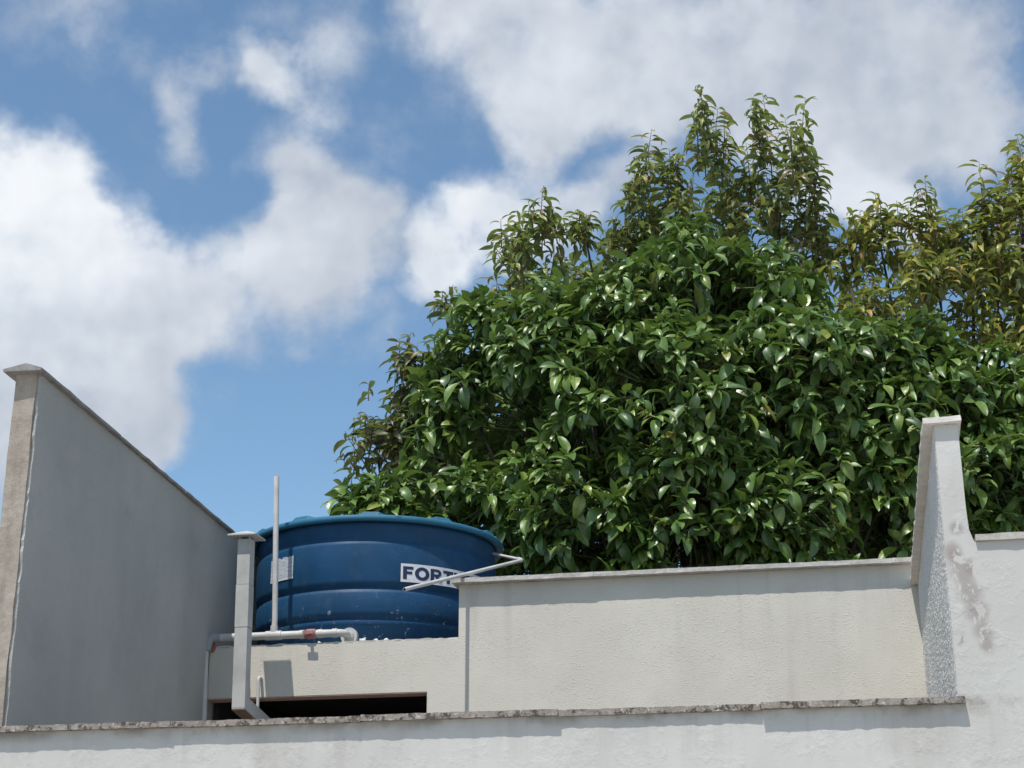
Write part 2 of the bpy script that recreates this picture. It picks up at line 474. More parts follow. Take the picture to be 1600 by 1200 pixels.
# coarse thrown render on the side that faces left: real relief
V = []; F = []; ns_, nz_ = 400, 280; S1 = 3.05; Z0_ = 2.25
for i in range(ns_ + 1):
    for k in range(nz_ + 1):
        s_ = .003 + (S1 - .003) * i / ns_; z = Z0_ + (zCap - Z0_) * k / nz_
        q = Vector((s_ * 34, z * 75, 1.7))
        h = .003 + max(0, noise.noise(q) + .5 * noise.noise(q * 2.3)) * .0042
        if i == 0: s_, h = .0004, .0004
        V.append(DW_.p(s_, h, z))
for i in range(ns_):
    for k in range(nz_):
        o_ = i * (nz_ + 1) + k; F.append([o_, o_ + 1, o_ + nz_ + 2, o_ + nz_ + 1])
link('render_coat', pydata('render_coat', V, F), dv, [M_rough])
# cap slabs run the length of the wall, the first one over the pillar end
a = -.035
for k in range(8):
    b = a + (.72 if k else .95)
    box_obj('coping_slab', DW_, (a + .002, b - .003, -TH - .014, .046, zCap + .001, zCap + .024), M_copt, dv, n=(14, 4, 2), amp=.005, freq=16)
    a = b

# ------------------------------------------------------------------ party wall on the left
M_core = concrete('bare_tan_concrete', (.33, .285, .24), (.40, .35, .30), (.19, .16, .135))
pw = empty('party_wall', LW.p(0, .05, 0))
tag(pw, 'tall grey painted wall at the left, bare tan concrete end and thin coping', 'wall')
LTH = .118
def lean(a, t, z):
    return a, t, z
box_obj('wall_core', LW, (0.0, 9.0, .012, LTH, 0, zL), M_core, pw, n=(1, 1, 60), amp=.006, freq=7)
# painted plaster skin with a ragged front edge
V = []; F = []
rows = 150
for k in range(rows + 1):
    z = zL * k / rows
    e = .006 + abs(noise.noise(Vector((z * 9, 1.3, 0)))) * .022 + abs(noise.noise(Vector((z * 31, 4.1, 0)))) * .012
    V += [LW.p(e, .0125, z), LW.p(e + .003, 0.0, z), LW.p(9.0, 0.0, z)]
for k in range(rows):
    o = k * 3
    F += [[o, o + 1, o + 4, o + 3], [o + 1, o + 2, o + 5, o + 4]]
link('plaster_skin', pydata('plaster_skin', V, F), pw, [M_grey])
# coping: ridged slabs
prof = [(-.024, zL + .001), (LTH + .045, zL + .001), (LTH + .048, zL + .013), (LTH * .45, zL + .036), (-.027, zL + .013)]
a = -.055
sj = [LW.hit(182, 672)[0], LW.hit(285, 757)[0]]
edges = [-.055, sj[0], sj[1]] + [sj[1] + .95 * k for k in range(1, 8)]
for i in range(len(edges) - 1):
    s0, s1 = edges[i] + .003, edges[i + 1] - .003
    bm = bmesh.new(); n = 12; ring = []
    dz = rng.uniform(-.004, .004); dt = rng.uniform(-.005, .005)
    for k in range(n + 1):
        s = s0 + (s1 - s0) * k / n
        ring.append([bm.verts.new(LW.p(s, t + dt, z + dz) + noise.noise_vector(LW.p(s, t, z) * 13) * .004) for t, z in prof])
    for k in range(n):
        for j in range(5):
            bm.faces.new([ring[k][j], ring[k][(j + 1) % 5], ring[k + 1][(j + 1) % 5], ring[k + 1][j]])
    bm.faces.new(ring[0][::-1]); bm.faces.new(ring[-1])
    link('coping_slab', finish(bm, 'coping_slab'), pw, [M_copg])

# ------------------------------------------------------------------ parapet wall at the back with the tank chamber
pp = empty('parapet_wall', BW.p(BL / 2, .065, 0))
tag(pp, 'cream textured wall, lower below the blue tank, with a dark slot opening', 'wall')
outline_wall('wall_face', BW, [(0.004, 0), (BL + .02, 0), (BL + .02, zHi), (sStep, zHi), (sStep, zLo), (.004, zLo), (.004, zLin), (sOp, zLin), (sOp, 2.15), (.004, 2.15)], 0, .13, [M_cream], pp)
# mortar coping on the high part
a = sStep - .035; k = 0
BOH = .062
while a < BL - .02:
    b = min(a + .86, BL - .002)
    box_obj('coping_slab', BW, (a + .0007, b - .0007, -BOH + rng.uniform(-.003, .003), .17, zHi + .001, zHi + .027), M_copw, pp, n=(22, 3, 2), amp=.0028, freq=14)
    a = b
# uneven top edge of the low part: a mortar bed
M_bed = concrete('mortar_bed', (.56, .54, .50), (.64, .62, .58), (.40, .37, .34))
box_obj('mortar_bed', BW, (.01, sStep - .004, .004, .126, zLo + .0005, zLo + .010), M_bed, pp, n=(60, 3, 1), amp=.005, freq=18)
# chamber: slab the tank stands on, inner walls
M_slab = concrete('shade_dark_slab', (.07, .065, .065), (.10, .09, .09), (.05, .045, .045))  # shade of the chamber put into the slab's dark colour
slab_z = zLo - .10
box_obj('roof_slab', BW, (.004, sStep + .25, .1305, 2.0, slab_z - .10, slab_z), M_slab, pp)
M_dark = plain('shade_dark_plaster', (.035, .035, .04), .95, .1)  # near-black base colour stands in for the shade inside the chamber
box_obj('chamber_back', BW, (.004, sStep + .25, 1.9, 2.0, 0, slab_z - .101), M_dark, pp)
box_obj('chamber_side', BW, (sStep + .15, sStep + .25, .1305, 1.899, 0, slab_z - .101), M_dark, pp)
box_obj('chamber_side', BW, (.006, .03, .1305, 1.898, 0, slab_z - .102), M_dark, pp)  # dark sheet added over the pale party wall, painted as shade
# lintel soffit: a thin plate in its own brown
M_soff = concrete('brown_lintel_soffit', (.46, .32, .27), (.54, .38, .32), (.34, .24, .20))
box_obj('lintel_underside', BW, (.006, sOp - .002, .002, .128, zLin - .006, zLin - .0005), M_soff, pp)
# broken corner showing brick
M_brick = plain('broken_brick', (.42, .20, .13), .95, .1, .25, 40, .6)
br = BW.hit(334, 1008)
blob('exposed_brick', BW.p(br[0], 0.0, br[2] - .012), .018, .030, .006, M_brick, pp, 5.0)
# ------------------------------------------------------------------ blue water tank
TC = aty(590, 866, 10.86); RZ = TC.z                              # centre of the rim
TCX, TCY = TC.x, TC.y
TS = 1.062                                                        # size of this tank against the drawn profile
TB = slab_z + .001
view_az = math.atan2(-TCY, -TCX)                                  # direction from the tank towards the camera
def tank_pt(ang, r, z):
    """ang = degrees to the right of the side facing the camera"""
    a = view_az + R(ang); r = r * TS; return Vector((TCX + math.cos(a) * r, TCY + math.sin(a) * r, z))
def tz(y, r=.745):                                                # height of a pixel row on the side facing the camera
    q = tank_pt(0, r, 0); return aty(590, y, q.y).z
z1, z2, z3 = tz(842), tz(918), tz(966)
zl = tz(813, .79)
def lathe(prof, seg=128):
    V = []; F = []
    n = len(prof)
    for k in range(seg):
        a = 2 * math.pi * k / seg
        for r, z in prof: V.append(Vector((TCX + math.cos(a) * r * TS, TCY + math.sin(a) * r * TS, z)))
    for k in range(seg):
        k2 = (k + 1) % seg
        for i in range(n - 1):
            F.append([k * n + i, k2 * n + i, k2 * n + i + 1, k * n + i + 1])
    return V, F
def blue_plastic(name, base, scuff):
    m = Mat(name, .55, .3)
    g = m.noise(3, 5, .6); st = m.noise(4, 5, .6, m.scaled((1, 1, .2)))
    c = m.mix(m.rng(g, .3, .7), base, tuple(x * .78 for x in base))
    c = m.mix(m.rng(st, .5, .75, 0, .28), c, (.05, .11, .17))
    if scuff:
        z = m.sep()[2]
        low = m.rng(z, z2 + .05, z3, 0, 1)
        s1 = m.noise(16, 5, .7, m.scaled((1.6, 1.6, 1)), 1.2)
        k = m.math('MULTIPLY', m.rng(s1, .62, .69), low)
        c = m.mix(m.math('MULTIPLY', k, .6), c, (.55, .60, .64))
    du = m.noise(11, 7, .7); c = m.mix(m.rng(du, .5, .75, 0, .12), c, (.16, .20, .23))
    r = m.rng(m.noise(5, 5, .6), .3, .7, .50, .66); m.l(r, m.b.inputs['Roughness'])
    return m.col(c).nor(m.bump(m.noise(7, 3, .5), .12, .02)).m
M_tank = blue_plastic('blue_polyethylene', (.006, .062, .150), True)
M_lid = blue_plastic('blue_polyethylene_lid', (.026, .145, .245), False)
wt = empty('water_tank', (TCX, TCY, TB))
tag(wt, 'round blue plastic water tank with ribbed sides and lid', 'water tank')
prof = [(0, TB), (.60, TB), (.66, TB + .02), (.69, TB + .06), (.715, z3 - .03), (.724, z3 - .012), (.713, z3), (.714, z3 + .008), (.730, z3 + .022),
        (.738, z3 + .05), (.736, z2 - .03), (.731, z2 - .012), (.718, z2 - .001), (.719, z2 + .008), (.735, z2 + .024), (.742, z2 + .05), (.745, z1 - .035), (.742, z1 - .016),
        (.728, z1 - .004), (.735, z1 + .010), (.738, z1 + .05), (.742, zl - .02), (.745, zl + .03), (0.0, zl + .032)]
v, f = lathe(prof)
body = link('body', pydata('body', v, f), wt, [M_tank], True)
lp = [(.748, zl + .006), (.782, zl), (.790, zl + .004), (.792, zl + .030), (.780, zl + .040), (.70, zl + .052), (.40, zl + .085), (.12, zl + .10), (0, zl + .10)]
v, f = lathe(lp)
lid = link('lid', pydata('lid', v, f), wt, [M_lid], True)
# raised lugs round the lid
for k in range(11):
    a = -36 + k * 360 / 11
    V = []
    for da, r0, r1 in ((-7, .775, .60), (-3.2, .786, .60), (3.2, .786, .60), (7, .775, .60)):
        h = .024 if abs(da) < 5 else .002
        V += [tank_pt(a + da, r0, zl + .030), tank_pt(a + da, r0 - .012, zl + .036 + h), tank_pt(a + da, r1, zl + .062)]
    F = []
    for i in range(3):
        o = i * 3
        F += [[o, o + 3, o + 4, o + 1], [o + 1, o + 4, o + 5, o + 2]]
    link('lug', pydata('lug', V, F), lid, [M_lid])
M_black = plain('black_gap', (.01, .012, .015), .8, .2)
def arc_patch(name, a0, a1, zf0, zf1, r, mat, parent, n=24, top=None):
    """curved patch on the tank; zf0/zf1 are heights"""
    V = []; F = []; m = 4
    for i in range(n + 1):
        a = a0 + (a1 - a0) * i / n
        for j in range(m + 1):
            zz = zf0 + ((zf1 if top is None else top(i / n)) - zf0) * j / m
            V.append(tank_pt(a, r, zz))
    for i in range(n):
        for j in range(m):
            o = i * (m + 1) + j; F.append([o, o + m + 1, o + m + 2, o + 1])
    return link(name, pydata(name, V, F), parent, [mat])
arc_patch('slot', 7.2, 9.8, zl + .0235, zl + .0275, .7945, M_black, lid, 4)
# printed label: white band with the maker's name
M_lab = plain('white_label_vinyl', (.66, .68, .69), .5, .3, .08, 20)
M_ink = plain('navy_label_ink', (.022, .032, .085), .5, .3, .05, 20)
RB = .7475
zb = tz(893); hs = .116
A0 = 10.6; ARC = math.degrees(1 / (RB * TS))                             # degrees per metre of arc
LW_M = .70
lab = arc_patch('label', A0, A0 + LW_M * ARC, zb - hs / 2, zb + hs / 2, RB, M_lab, wt, 40)
LET = {}
def rect(x0, y0, x1, y1, nx=6):
    V = []; F = []
    for i in range(nx + 1):
        x = x0 + (x1 - x0) * i / nx; V += [(x, y0), (x, y1)]
    for i in range(nx): F.append([2 * i, 2 * i + 2, 2 * i + 3, 2 * i + 1])
    return V, F
def ring(cx, cy, ro, so, ri, si, a0, a1, n=28):
    V = []; F = []
    for i in range(n + 1):
        a = R(a0 + (a1 - a0) * i / n)
        V += [(cx + math.cos(a) * ro, cy + math.sin(a) * so), (cx + math.cos(a) * ri, cy + math.sin(a) * si)]
    for i in range(n): F.append([2 * i, 2 * i + 2, 2 * i + 3, 2 * i + 1])
    return V, F
def quad(pts): return list(pts), [[0, 1, 2, 3]]
w = .27
LET['F'] = (.74, [rect(0, 0, w, 1), rect(w, .77, .72, 1), rect(w, .40, .64, .62)])
LET['O'] = (1.06, [ring(.53, .5, .53, .52, .25, .27, 0, 360, 36)])
LET['R'] = (.90, [rect(0, 0, w, 1), ring(.50, .70, .34, .30, .10, .10, -90, 90), rect(w, .80, .50, 1.0), rect(w, .40, .50, .60), quad([(.34, .40), (.62, 0), (.93, 0), (.62, .40)])])
LET['T'] = (.84, [rect(0, .77, .84, 1), rect(.285, 0, .555, .77)])
LET['L'] = (.72, [rect(0, 0, w, 1), rect(w, 0, .72, .24)])
LET['E'] = (.74, [rect(0, 0, w, 1), rect(w, .77, .72, 1), rect(w, .39, .66, .61), rect(w, 0, .72, .23)])
LET['V'] = (.98, [quad([(0, 1), (.36, 0), (.52, 0), (.29, 1)]), quad([(.98, 1), (.69, 1), (.46, 0), (.62, 0)])])
hgt = .081; x = .014
for ch in 'FORTLEV':
    wd, pcs = LET[ch]; V = []; F = []
    for i, (pv, pf) in enumerate(pcs):
        o = len(V)
        for (lx, ly) in pv:
            V.append(tank_pt(A0 + (x + lx * hgt * 1.14) * ARC, RB + .0012 + i * .0003, zb - hgt / 2 + ly * hgt))
        F += [[o + q for q in g_] for g_ in pf]
    link('letter', pydata('letter', V, F), lab, [M_ink]); x += (wd + .085) * hgt * 1.14
# torn paper sticker with faint print
ms = Mat('faded_paper_sticker', .7, .2)
wv = ms.n('ShaderNodeTexNoise'); ms.l(ms.scaled((14, 14, 90)), wv.inputs['Vector']); wv.inputs['Scale'].default_value = 1.6; wv.inputs['Detail'].default_value = 3
ms.col(ms.mix(ms.rng(wv.outputs['Fac'], .46, .54), (.50, .52, .54), (.36, .40, .45)))
stz0 = tz(892); stz1 = stz0 + .135
arc_patch('sticker', -58, -41.5, stz0, stz1, RB, ms.m, wt, 30, top=lambda k: stz1 + .012 * noise.noise(Vector((k * 9, 0, 3))) - .014 * abs(noise.noise(Vector((k * 23, 2, 0)))))
arc_patch('sticker_border', -58, -41.4, stz0 - .012, stz0 - .0005, RB, M_lab, wt, 12)

# ------------------------------------------------------------------ outlet plumbing in front of the tank
M_pvc = plain('white_pvc', (.56, .55, .53), .45, .4, .10, 9)
M_pvcg = plain('grey_pvc_fitting', (.30, .31, .32), .5, .4, .12, 9)
M_red = plain('red_valve_plastic', (.42, .20, .19), .5, .4, .2, 40)
PT = .0                                                         # pipe axis this far behind the wall face
pipe = empty('outlet_pipework', BW.p(.5, PT, zLo))
tag(pipe, 'pale plastic outlet pipe with tall vent riser below the tank', 'pipe')
pz = BW.hit(430, 993, PT)[2]
sL = BW.hit(332, 997, PT)[0]; sT = BW.hit(428, 990, PT)[0]; sV = BW.hit(486, 990, PT)[0]; sE = BW.hit(537, 990, PT)[0]
PR = .0235
pE = BW.p(sE, PT, pz)
# point on the tank behind the elbow
d_in = Vector((BW.v.x, BW.v.y, 0))
tdist = next(t for t in np.arange(.05, 1.5, .005) if (pE + d_in * float(t) - Vector((TCX, TCY, pz))).to_2d().length < .712 * TS)
pT = pE + d_in * float(tdist + .03)
tube('supply_tube', [BW.p(sL + .02, PT, pz), BW.p(sV, PT, pz)] + bend(BW.p(sV, PT, pz), pE, pT, .05) + [pT], PR, M_pvc, pipe, 18)
# flange against the tank
fl0 = pE + d_in * float(tdist - .012); fl1 = pE + d_in * float(tdist + .02)
tube('flange', [fl0 - d_in * .03, fl0 - d_in * .008, fl0 - d_in * .008, fl1], [.031, .033, .052, .052], M_pvc, pipe, 24)
# collars
def collar(s, r, w_, mat, par): tube('collar', [BW.p(s - w_ / 2, PT, pz), BW.p(s + w_ / 2, PT, pz)], r, mat, par, 18)
collar(sT, PR + .005, .10, M_pvc, pipe)
collar(sE - .055, PR + .004, .03, M_pvc, pipe)
collar(sV - .055, PR + .003, .03, M_pvc, pipe); collar(sV + .06, PR + .003, .03, M_pvc, pipe)
# red valve: body, bonnet and T handle turned to the front
vb = BW.p(sV, PT, pz)
vv, vf = tube_data([BW.p(sV - .035, PT, pz), BW.p(sV - .022, PT, pz), BW.p(sV + .022, PT, pz), BW.p(sV + .035, PT, pz)], [.026, .031, .031, .026], 14)
valve = link('valve', pydata('valve', vv, vf), pipe, [M_red], True)
fw = -d_in
tube('valve_stem', [vb + fw * .02, vb + fw * .055], .011, M_red, valve, 10)
hv, hf = gridbox(BW, sV - .032, sV + .032, PT - .068, PT - .054, pz - .010, pz + .010, n=(4, 1, 2), amp=.002, freq=30)
link('valve_handle', pydata('valve_handle', hv, hf), valve, [M_red])
# vent riser, slightly out of plumb
top = BW.hit(432, 745, PT)
rp = [BW.p(sT, PT, pz + .01), BW.p(sT + .002, PT, pz + .10), BW.p(top[0], PT, top[2])]
tube('vent_riser', rp, .0175, M_pvc, pipe, 16)
tube('collar', [BW.p(sT, PT, pz + .018), BW.p(sT, PT, pz + .060)], .0225, M_pvc, pipe, 16)
# elbow at the left end and the drop pipe in front of the wall
low = BW.hit(318, 1122, -.045)
el0 = BW.p(sL + .03, PT, pz); el1 = BW.p(sL - .012, PT - .02, pz); el2 = BW.p(sL - .02, -.045, pz - .09)
tube('elbow', [BW.p(sL + .05, PT, pz)] + bend(el0, el1, el2, .028) + [el2], PR + .006, M_pvcg, pipe, 18)
tube('drop_pipe', [el2 + Vector((0, 0, .02)), el2 + Vector((0, 0, -.05)), BW.p(low[0], -.045, low[2]), BW.p(low[0] - .003, -.045, 1.9)], .0195, M_pvc, pipe, 14)

# ------------------------------------------------------------------ overflow pipe bent over the parapet
C_ = tank_pt(74, .735, zl - .045)
B_ = aty(817, 875, 10.46)                                    # elbow, beside the tank
# the long leg slopes down over the parapet
sd = Vector((-.47, -.883, 0))
rA = ray(632, 921)
L_ = (rA.x * B_.y - B_.x * rA.y) / (sd.x * rA.y - rA.x * sd.y)
A_ = O + rA * ((B_.y + sd.y * L_) / rA.y)
ov = empty('overflow_pipe', B_)
tag(ov, 'thin bent white overflow pipe sticking out over the parapet corner', 'pipe')
tube('outlet_tube', [A_] + [A_.lerp(B_, .5)] + bend(A_, B_, C_, .03, 4), .0115, M_pvc, ov, 12)
tube('tank_tube', [B_.lerp(C_, .06), C_], .0095, M_pvc, ov, 12)
tube('elbow', bend(A_, B_, C_, .045, 6), .0135, M_pvc, ov, 12)
tube('pipe_mouth', [A_ - (B_ - A_).normalized() * .0006, A_ + (B_ - A_).normalized() * .001], .0078, M_black, ov, 12)
M_rust = plain('rusty_clip', (.16, .07, .04), .8, .3, .3, 40)
q = BW.hit(722, 899, -BOH + .02)
box_obj('clip', BW, (q[0] - .006, q[0] + .006, -BOH + .01, -BOH + .03, zHi + .026, zHi + .055), M_rust, ov)

# ------------------------------------------------------------------ square flue pipe with a little hat
M_duct = plain('grey_painted_sheet_metal', (.50, .50, .48), .5, .4, .12, 4)
M_ductin = plain('brown_stained_sheet', (.26, .17, .13), .7, .3, .2, 9)
FT = -.43
tp = BW.hit(372, 842, FT); bt = BW.hit(362, 1106, FT); tr = BW.hit(391, 842, FT)
DWD = .078
flue = empty('flue_pipe', BW.p(bt[0] + DWD / 2, FT + .04, bt[2]))
tag(flue, 'square pale grey metal flue with a pyramid cap beside the left wall', 'chimney')
zt_ = tp[2]; zb_ = bt[2]
js = [zb_, BW.hit(368, 980, FT)[2], BW.hit(370, 913, FT)[2], zt_]
for i in range(3):
    e = .0015 * (i % 2)
    lean_ = lambda a, t, z: (a + (tp[0] - bt[0]) * (z - zb_) / (zt_ - zb_), t, z)
    box_obj('duct_section', BW, (bt[0] - e, bt[0] + DWD + e, FT - e, FT + DWD + e, js[i] + .001, js[i + 1] - .0015), M_duct, flue, n=(2, 2, 6), amp=.0012, freq=9, shape=lean_)
cx, ct = tp[0] + DWD / 2, FT + DWD / 2
V = []
for a, t, z in ((-.088, -.088, 0), (.088, -.088, 0), (.088, .088, 0), (-.088, .088, 0), (-.088, -.088, .008), (.088, -.088, .008), (.088, .088, .008), (-.088, .088, .008), (0, 0, .045)):
    V.append(BW.p(cx + a, ct + t, zt_ + .012 + z))
capo = link('cap', pydata('cap', V, [[3, 2, 1, 0], [0, 1, 5, 4], [1, 2, 6, 5], [2, 3, 7, 6], [3, 0, 4, 7], [4, 5, 8], [5, 6, 8], [6, 7, 8], [7, 4, 8]]), flue, [M_duct])
for a, t in ((-.03, -.03), (.03, -.03), (.03, .03), (-.03, .03)):
    box_obj('cap_strut', BW, (cx + a - .004, cx + a + .004, ct + t - .004, ct + t + .004, zt_ - .02, zt_ + .011), M_duct, capo)
# elbow running back and down into the slot
def foot(a, t, z):
    k = (t - FT) / .55
    return a + .01 * k, t, z - .10 * k
zf_ = zb_ - .0005
box_obj('foot_duct', BW, (bt[0], bt[0] + DWD, FT, FT + .55, zf_ - .004, zf_ + .074), M_duct, flue, n=(1, 6, 1), shape=lambda a, t, z: foot(a + .0, t + .0008, z - .001))
box_obj('foot_base', BW, (bt[0] + .001, bt[0] + DWD - .001, FT + .002, FT + .54, zf_ - .012, zf_ - .0065), M_ductin, flue, n=(1, 6, 1), shape=foot)
# ------------------------------------------------------------------ two thin conduits by the slot
q0 = BW.hit(404, 1058, -.05); q1 = BW.hit(402, 1124, -.05)
c1 = tube('conduit', [BW.p(q1[0], -.05, 1.9), BW.p(q1[0], -.05, q1[2]), BW.p(q0[0], -.05, q0[2] - .02)] + bend(BW.p(q0[0], -.05, q0[2] - .03), BW.p(q0[0], -.05, q0[2]), BW.p(q0[0], .02, q0[2]), .02, 4) + [BW.p(q0[0], .01, q0[2])], .0095, M_pvc, None, 10)
tag(c1, 'thin pale conduit standing just right of the square flue', 'conduit')
q0 = BW.hit(386, 1061, -.03); q1 = BW.hit(385, 1098, -.03)
c2 = tube('conduit', [BW.p(q1[0], -.03, q1[2] - .25), BW.p(q0[0], -.03, q0[2] - .02)] + bend(BW.p(q0[0], -.03, q0[2] - .03), BW.p(q0[0], -.03, q0[2]), BW.p(q0[0], .02, q0[2]), .015, 4) + [BW.p(q0[0], .01, q0[2])], .007, M_pvcg, None, 10)
tag(c2, 'short thin conduit half hidden behind the square flue', 'conduit')
# ------------------------------------------------------------------ white scraps on the wall top
M_foam = plain('white_foam', (.66, .66, .64), .9, .2, .1, 30, .4)
for i, (x, y, r, lb) in enumerate([(568, 995, .017, 'largest white scrap beside the outlet flange on the wall top'), (587, 997, .012, 'small white scrap on the wall top, middle of three'),
                                   (604, 996, .013, 'white scrap on the wall top farthest right from the flange'), (499, 1000, .010, 'tiny white scrap under the outlet pipe')]):
    h = BW.hit(x, y, .07)
    o = blob('foam_scrap', BW.p(h[0], .07, zLo + .010 + r * .8), r * 1.2, r, r, M_foam, None, i * 7.7, 2, .9)
    tag(o, lb, 'scrap', 'white scraps on the wall top')
# ------------------------------------------------------------------ leaves and trees
def leaf_mesh(L, W, bendang, nl, nw, fold, wave, seed, petiole=.0, tipk=1.0):
    """one leaf: base at origin, grows along +Y, blade normal +Z, droops towards -Z. returns verts, faces, mid (0 at the midrib .. 1 at the margin)"""
    rr = random.Random(seed); V = []; F = []; mid = []
    y = z = 0.0; ang = 0.25
    pts = []
    if petiole:
        m = 2
        for i in range(m + 1):
            pts.append((y, z, ang)); y += math.cos(ang) * petiole / m; z += math.sin(ang) * petiole / m; ang -= bendang * .12
    base = len(pts)
    for i in range(nl + 1):
        pts.append((y, z, ang)); y += math.cos(ang) * L / nl; z += math.sin(ang) * L / nl; ang -= bendang / nl * (.6 + .8 * i / nl)
    ph = rr.uniform(0, 6.3); tw = rr.uniform(-.35, .35)
    xs = [(-1 + 2 * j / nw) for j in range(nw + 1)]
    for i, (py, pz, pa) in enumerate(pts):
        if i < base: hw = .0028; t = 0
        else:
            t = (i - base) / nl
            hw = W / 2 * (math.sin(math.pi * min(1, t ** .82 * .985 + .012)) ** .8) * (1 - .25 * t * tipk) * 1.12 + .0012
        for x in xs:
            f = fold * abs(x) * hw + (math.sin(t * 9 + ph + x * 2) * wave * abs(x) * W if i >= base else 0)
            nx, nz = -math.sin(pa), math.cos(pa)
            rot = tw * t
            lx = x * hw * math.cos(rot) - f * math.sin(rot); lf = f * math.cos(rot) + x * hw * math.sin(rot)
            V.append((lx, py + nx * lf, pz + nz * lf)); mid.append(abs(x))
    n1 = nw + 1
    for i in range(len(pts) - 1):
        for j in range(nw): F.append((i * n1 + j, i * n1 + j + 1, (i + 1) * n1 + j + 1, (i + 1) * n1 + j))
    return np.array(V), np.array(F), np.array(mid)

def leaf_mat(name, cols, under, rough, spec, trans, midcol=None, bumps=.2):
    """cols: ramp over a per-leaf random number; under: colour of the leaf's lower side"""
    m = Mat(name, rough, spec)
    a = m.n('ShaderNodeAttribute', attribute_name='rnd'); oi = m.n('ShaderNodeObjectInfo')
    rnd = m.math('FRACT', m.math('ADD', a.outputs['Fac'], oi.outputs['Random']))
    cr_ = m.n('ShaderNodeValToRGB'); m.l(rnd, cr_.inputs[0])
    e = cr_.color_ramp.elements
    while len(e) > 1: e.remove(e[-1])
    e[0].position = cols[0][0]; e[0].color = (*cols[0][1], 1)
    for p, c in cols[1:]:
        q_ = e.new(p); q_.color = (*c, 1)
    col = cr_.outputs[0]
    if midcol:
        ma = m.n('ShaderNodeAttribute', attribute_name='mid')
        col = m.mix(m.rng(ma.outputs['Fac'], .0, .22, .55, 0.), col, midcol)
    col = m.mix(m.rng(m.noise(45, 3), .35, .7, 0, .35), col, m.mix(.5, col, (0, 0, 0)))
    geo = m.n('ShaderNodeNewGeometry')
    col2 = m.mix(m.math('MULTIPLY', geo.outputs['Backfacing'], .65), col, under)
    m.col(col2)
    ru = m.math('ADD', m.rng(m.noise(20, 3), .3, .7, rough - .05, rough + .10), m.math('MULTIPLY', geo.outputs['Backfacing'], .3)); m.l(ru, m.b.inputs['Roughness'])
    tr = m.n('ShaderNodeBsdfTranslucent'); m.l(m.mix(.5, col, (.16, .26, .02)), tr.inputs['Color'])
    mx = m.n('ShaderNodeMixShader'); mx.inputs[0].default_value = trans
    out = m.t.nodes['Material Output']
    m.l(m.b.outputs[0], mx.inputs[1]); m.l(tr.outputs[0], mx.inputs[2]); m.l(mx.outputs[0], out.inputs['Surface'])
    return m.m

def basis(pos, d, upv, roll, sc):
    y = d.normalized(); x = y.cross(upv)
    if x.length < 1e-4: x = Vector((1, 0, 0))
    x.normalize(); z = x.cross(y)
    if roll: 
        c, s = math.cos(roll), math.sin(roll); x, z = x * c + z * s, z * c - x * s
    return np.array([[x.x * sc, y.x * sc, z.x * sc, pos.x], [x.y * sc, y.y * sc, z.y * sc, pos.y], [x.z * sc, y.z * sc, z.z * sc, pos.z]])

